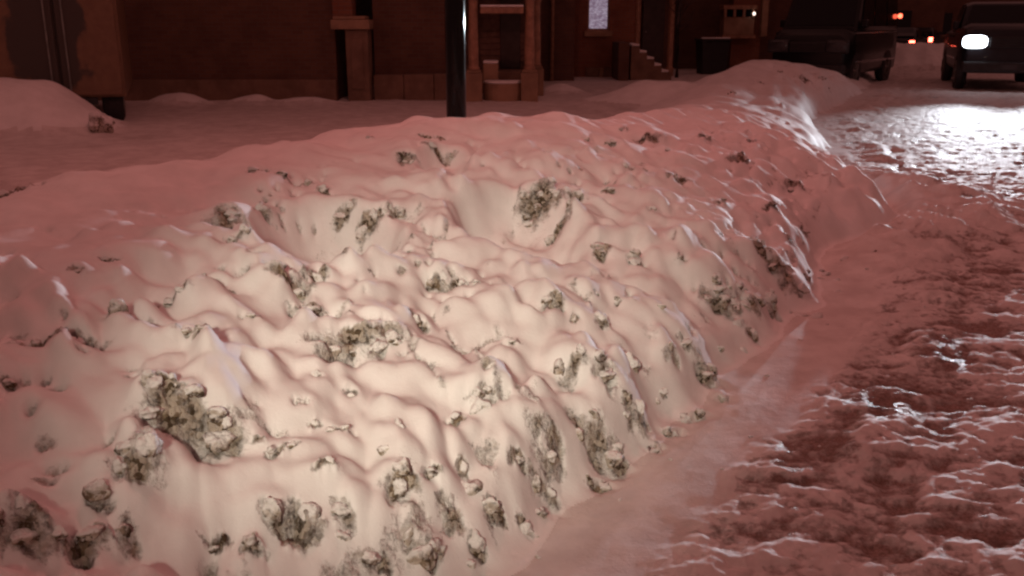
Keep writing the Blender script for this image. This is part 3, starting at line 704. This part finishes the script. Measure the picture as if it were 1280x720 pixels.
# ------------------------------------------------------------------ vehicles
def section(x, w, wt, zb, zbelt, ztop):          # one ring of the body, clockwise
    h = [(w * .90, zb), (w * .985, zb + .10), (w, zb + .30), (w * .99, zbelt), (wt, max(ztop - .07, zbelt + .01)), (wt - .12, ztop)]
    return [(x, y, z) for y, z in h] + [(x, -y, z) for y, z in reversed(h)]
def wheel(root, x, y, r, wd):
    s = 1 if y > 0 else -1
    wh = MB().lathe((x, y, r), [(r * .66, -wd / 2), (r * .93, -wd / 2), (r, -wd * .32), (r, wd * .32), (r * .93, wd / 2), (r * .66, wd / 2)], 32, 'y').build('wheel', M['rubber'], root, smooth=True)
    rm = MB().lathe((x, y + s * wd * .42, r), [(r * .64, -.03), (r * .64, .03)], 24, 'y')
    for k in range(5):
        a = k * 2 * math.pi / 5
        rm.tube([(x, y + s * wd * .5, r), (x + math.cos(a) * r * .6, y + s * wd * .5, r + math.sin(a) * r * .6)], [.05, .04], 6)
    rm.build('rim', M['metal'], wh, smooth=False)
def vehicle(name, loc, heading, label, paint, st, W, WT, wheelx, R, hood, cowl, roof0, roof1, tail, zbelt, ztop, zb, group=None, lights='off', tail_lit=False, far=False):
    """st: extents (rear x, front x). The cabin runs cowl -> roof0 (windscreen), roof0..roof1, tail."""
    r = empty(name, loc, heading, label=label, cat='van' if 'van' in name else ('pickup' if 'pickup' in name else 'car'), group=group)
    xr, xf = st
    # lower body
    rings = []
    for x, hz, k in ((xr, zbelt - .12, .93), (xr + .10, zbelt, .98), (tail, zbelt, 1), (cowl, zbelt, 1), (cowl + (xf - cowl) * .5, hood + .05, .995), (xf - .35, hood, .97), (xf - .1, hood - .10, .93), (xf, hood - .28, .88)):
        rings.append(section(x, W * k, W * k * .93, zb, hz - .10, hz))
    b = MB(); b.loft(rings)
    body = b.build('body', paint, r, smooth=True, bevel=.03)
    # cabin
    cab = MB()
    def ring(x, z1, wt, wb): return [(x, wb, zbelt - .06), (x, wt, z1 - .06), (x, wt - .16, z1), (x, -wt + .16, z1), (x, -wt, z1 - .06), (x, -wb, zbelt - .06)]
    cab.loft([[(p[0], p[1], p[2]) for p in q] for q in (
        ring(cowl, zbelt - .02 + .03, W * .95, W * .96), ring(roof0, ztop - .06, WT, W * .96), ring(roof0 - .35, ztop, WT, W * .96), ring(roof1, ztop, WT, W * .96), ring(tail, zbelt + .02, W * .94, W * .95))])
    cab.build('cabin', paint, r, smooth=True, bevel=.03)
    # glass: windscreen, rear, sides
    gw = W * .86; gt = WT * .86
    MB().slab([(cowl - .05, -gw, zbelt + .06), (cowl - .05, gw, zbelt + .06), (roof0 + .04, gt, ztop - .12), (roof0 + .04, -gt, ztop - .12)], .03).build('windscreen', M['glass'], r)
    MB().slab([(tail + .03, gw, zbelt + .08), (tail + .03, -gw, zbelt + .08), (roof1 - .06, -gt, ztop - .14), (roof1 - .06, gt, ztop - .14)], .03).build('rear_window', M['glass'], r)
    n = 3 if name == 'parked_van' else 2
    L0, L1 = roof0 + (cowl - roof0) * .55, roof1 + (tail - roof1) * .5
    for s in (-1, 1):
        for k in range(n):
            a = L0 + (L1 - L0) * k / n - .05; c = L0 + (L1 - L0) * (k + 1) / n + .05
            ta = min(a, roof0 - .05) if k == 0 else a; tc = max(c, roof1 + .05) if k == n - 1 else c
            yb, yt = W * .965 + .004, WT + .004
            q = [(a, s * yb, zbelt + .05), (c, s * yb, zbelt + .05), (tc, s * yt, ztop - .12), (ta, s * yt, ztop - .12)]
            if s < 0: q = q[::-1]
            MB().slab(q, -.02 if False else .02).build('side_window', M['glass'], r)
        mr = MB().box(cowl - .35, cowl - .2, s * (W + .05) - .06, s * (W + .05) + .10 * 1, zbelt + .02, zbelt + .22, .03).build('mirror', paint, r)
        for k, x in enumerate((L0, (L0 + L1) / 2)):
            MB().box(x - .75, x - .58, s * (W * 1.0) - .015, s * (W * 1.0) + .015, zbelt - .17, zbelt - .135, .008).build('door_handle', M['trim'], r)
        MB().box(tail + .2, cowl, s * W - .02, s * W + .02, zb + .28, zb + .34, .01).build('side_moulding', M['chrome'] if not far else M['trim'], r)
        for x in wheelx: wheel(r, x, s * (W - .12), R, .24)
        for x in wheelx:
            MB().lathe((x, s * (W - .06), R), [(R * 1.18, -.055), (R * 1.18, .07)], 32, 'y').build('wheel_arch', M['trim'], r)
    # front
    gr = MB().box(xf - .06, xf + .03, -W * .45, W * .45, hood - .52, hood - .26, .02).build('grille', M['trim'], r)
    for k in range(4): MB().box(xf + .032, xf + .05, -W * .43, W * .43, hood - .50 + k * .06, hood - .475 + k * .06, .005).build('grille_bar', M['trim'], gr)
    MB().box(xf - .18, xf + .10, -W * .96, W * .96, zb + .02, zb + .27, .05).build('front_bumper', M['trim'], r)
    MB().box(xf + .102, xf + .112, -.16, .16, zb + .10, zb + .21).build('number_plate', M['lens'], r)
    for s in (-1, 1):
        hl = MB().box(xf - .16, xf + .02, s * W * .74 - .29, s * W * .74 + .27, hood - .54, hood - .21, .04).build('headlight', M['trim'], r)
        mt = M['head_lit'] if lights == 'on' else M['lens']
        hy = s * W * .74; hz = hood - .375
        MB().loft([[(x_, hy - .01 + .27 * k_ * math.copysign(abs(math.cos(a_)) ** .6, math.cos(a_)), hz + .15 * k_ * math.copysign(abs(math.sin(a_)) ** .6, math.sin(a_))) for a_ in [2 * math.pi * i_ / 24 for i_ in range(24)]]
                   for x_, k_ in ((xf + .005, 1), (xf + .03, 1), (xf + .055, .85), (xf + .07, .5))]).build('lamp_lens', mt, hl, smooth=True)
        if lights == 'on':
            o = lamp('SPOT', 'headlight_beam', (xf + .12, s * W * .74, hood - .375), HEAD_W, (.86, .92, 1.0), r, radius=.07, angle=46, blend=1.0)
            o.rotation_euler = Vector((1, -.13, .13)).to_track_quat('-Z', 'Y').to_euler()
        tl = MB().box(xr - .03, xr + .10, s * W * .80 - .11, s * W * .80 + .11, zbelt - .34, zbelt - .08, .03).build('tail_light', M['red_lit'] if tail_lit else M['redlens'], r)
    MB().box(xr - .10, xr + .08, -W * .95, W * .95, zb + .03, zb + .26, .05).build('rear_bumper', M['trim'], r)
    return r
def face(bearing_deg): return math.radians(90 - bearing_deg)   # heading given as a bearing from +Y towards +X
# parked black van, its nose to us
a = math.radians(35)
nose = Vector((X(1006, 24.0), 24.0, 0)); ctr = nose + Vector((math.sin(a), math.cos(a), 0)) * 2.5
van = vehicle('parked_van', (ctr.x, ctr.y, .02), face(215), 'black van parked at the end of the snow bank, unlit', M['carblack'], (-2.5, 2.5), 1.0, .86, (-1.55, 1.6), .38, 1.36, 1.7, .95, -2.35, -2.46, 1.42, 2.75, .28)
MB().lathe((-2.35, 1.02, 1.75), [(.03, -.05), (.07, 0), (.05, .06)], 12, 'y').build('red_reflection', M['red_dim'], van, smooth=True)  # glowing disc added for a red reflection on the van's side
# oncoming pickup
hd = math.radians(200); fwd = Vector((math.sin(hd), math.cos(hd), 0)); rgt = Vector((math.cos(hd), -math.sin(hd), 0))
hl = Vector((X(1213, 22.6), 22.6, 0))
ctr = hl - fwd * 2.75 - rgt * (1.06 * .74)
truck = vehicle('pickup_truck', (ctr.x, ctr.y, .0), face(200), 'dark pickup truck driving towards us with headlights on', M['cargrey'], (-2.75, 2.75), 1.06, .86, (-1.75, 1.85), .42, 1.52, 1.2, .6, -.6, -.95, 1.40, 2.1, .42, lights='on')
# far car with brake lights
ctr = Vector((X(1126, 44), 44, 0)); 
vehicle('departing_car', (ctr.x, ctr.y, -.05), face(30), 'far car with red tail lights in the gap between van and pickup', M['cargrey'], (-2.2, 2.2), .88, .68, (-1.3, 1.35), .32, .98, .8, .1, -1.2, -1.9, .98, 1.45, .22, tail_lit=True, far=True)
ctr = Vector((X(1152, 58), 58, 0))
vehicle('departing_car', (ctr.x, ctr.y, -.10), face(30), 'farthest small car with red tail lights beside the pickup', M['cargrey'], (-2.2, 2.2), .88, .68, (-1.3, 1.35), .32, .98, .8, .1, -1.2, -1.9, .98, 1.45, .22, tail_lit=True, far=True)

# traffic signals with red lamps
for px, py, Y, lab in ((1129, 11, 62, 'lower red traffic light seen above the far cars'), (1138, 3, 66, 'higher red traffic light at the top edge of the picture')):
    x = X(px, Y); z = HCAM - (py - 30) / F_PX * Y
    r = empty('traffic_light', (x, Y, -.1), label=lab, cat='traffic light', group='red traffic lights far down the street')
    MB().lathe((0, .25, 0), [(.07, 0), (.06, z + 1.0)], 12).build('pole', M['trim'], r, smooth=True)
    MB().box(-.16, .16, -.1, .16, z - .75, z + .25, .02).build('housing', M['trim'], r)
    MB().lathe((0, -.11, z), [(.15, 0), (.15, -.02), (.10, -.05)], 18, 'y').build('red_lamp', M['red_lit'], r, smooth=True)
    for k in (1, 2): MB().lathe((0, -.11, z - k * .28), [(.11, 0), (.11, -.02), (.08, -.04)], 16, 'y').build('dark_lamp', M['glass'], r, smooth=True)

# buildings closing the end of the street
fr = random.Random(3)
for i, (x, y, w_, h_, lab) in enumerate(((14, 62, 13, 9, 'dark far building behind the parked van'), (28.5, 74, 15, 11, 'dark far building at the end of the street'), (46, 66, 17, 10, 'dark far building behind the pickup'), (64, 60, 16, 12, 'dark far building at the right end of the street'))):
    r = empty('far_building', (x, y, -.15), math.radians(-12), label=lab, cat='building', group='buildings at the end of the street')
    MB().box(0, w_, 0, 10, -.2, h_).build('wall', M['brick'], r)
    MB().box(-.2, w_ + .2, -.3, 10.2, h_ + .003, h_ + .4, .05).build('cornice', M['stone'], r)
    for a in range(int(w_ // 3)):
        for f in range(int(h_ // 3)):
            wz_ = MB().box(a * 3 + .9, a * 3 + 2.1, -.06, -.003, f * 3 + .9, f * 3 + 2.5).build('window', M['glass'], r)
            MB().box(a * 3 + .8, a * 3 + 2.2, -.16, -.003, f * 3 + .75, f * 3 + .897, .01).build('sill', M['stone'], wz_)
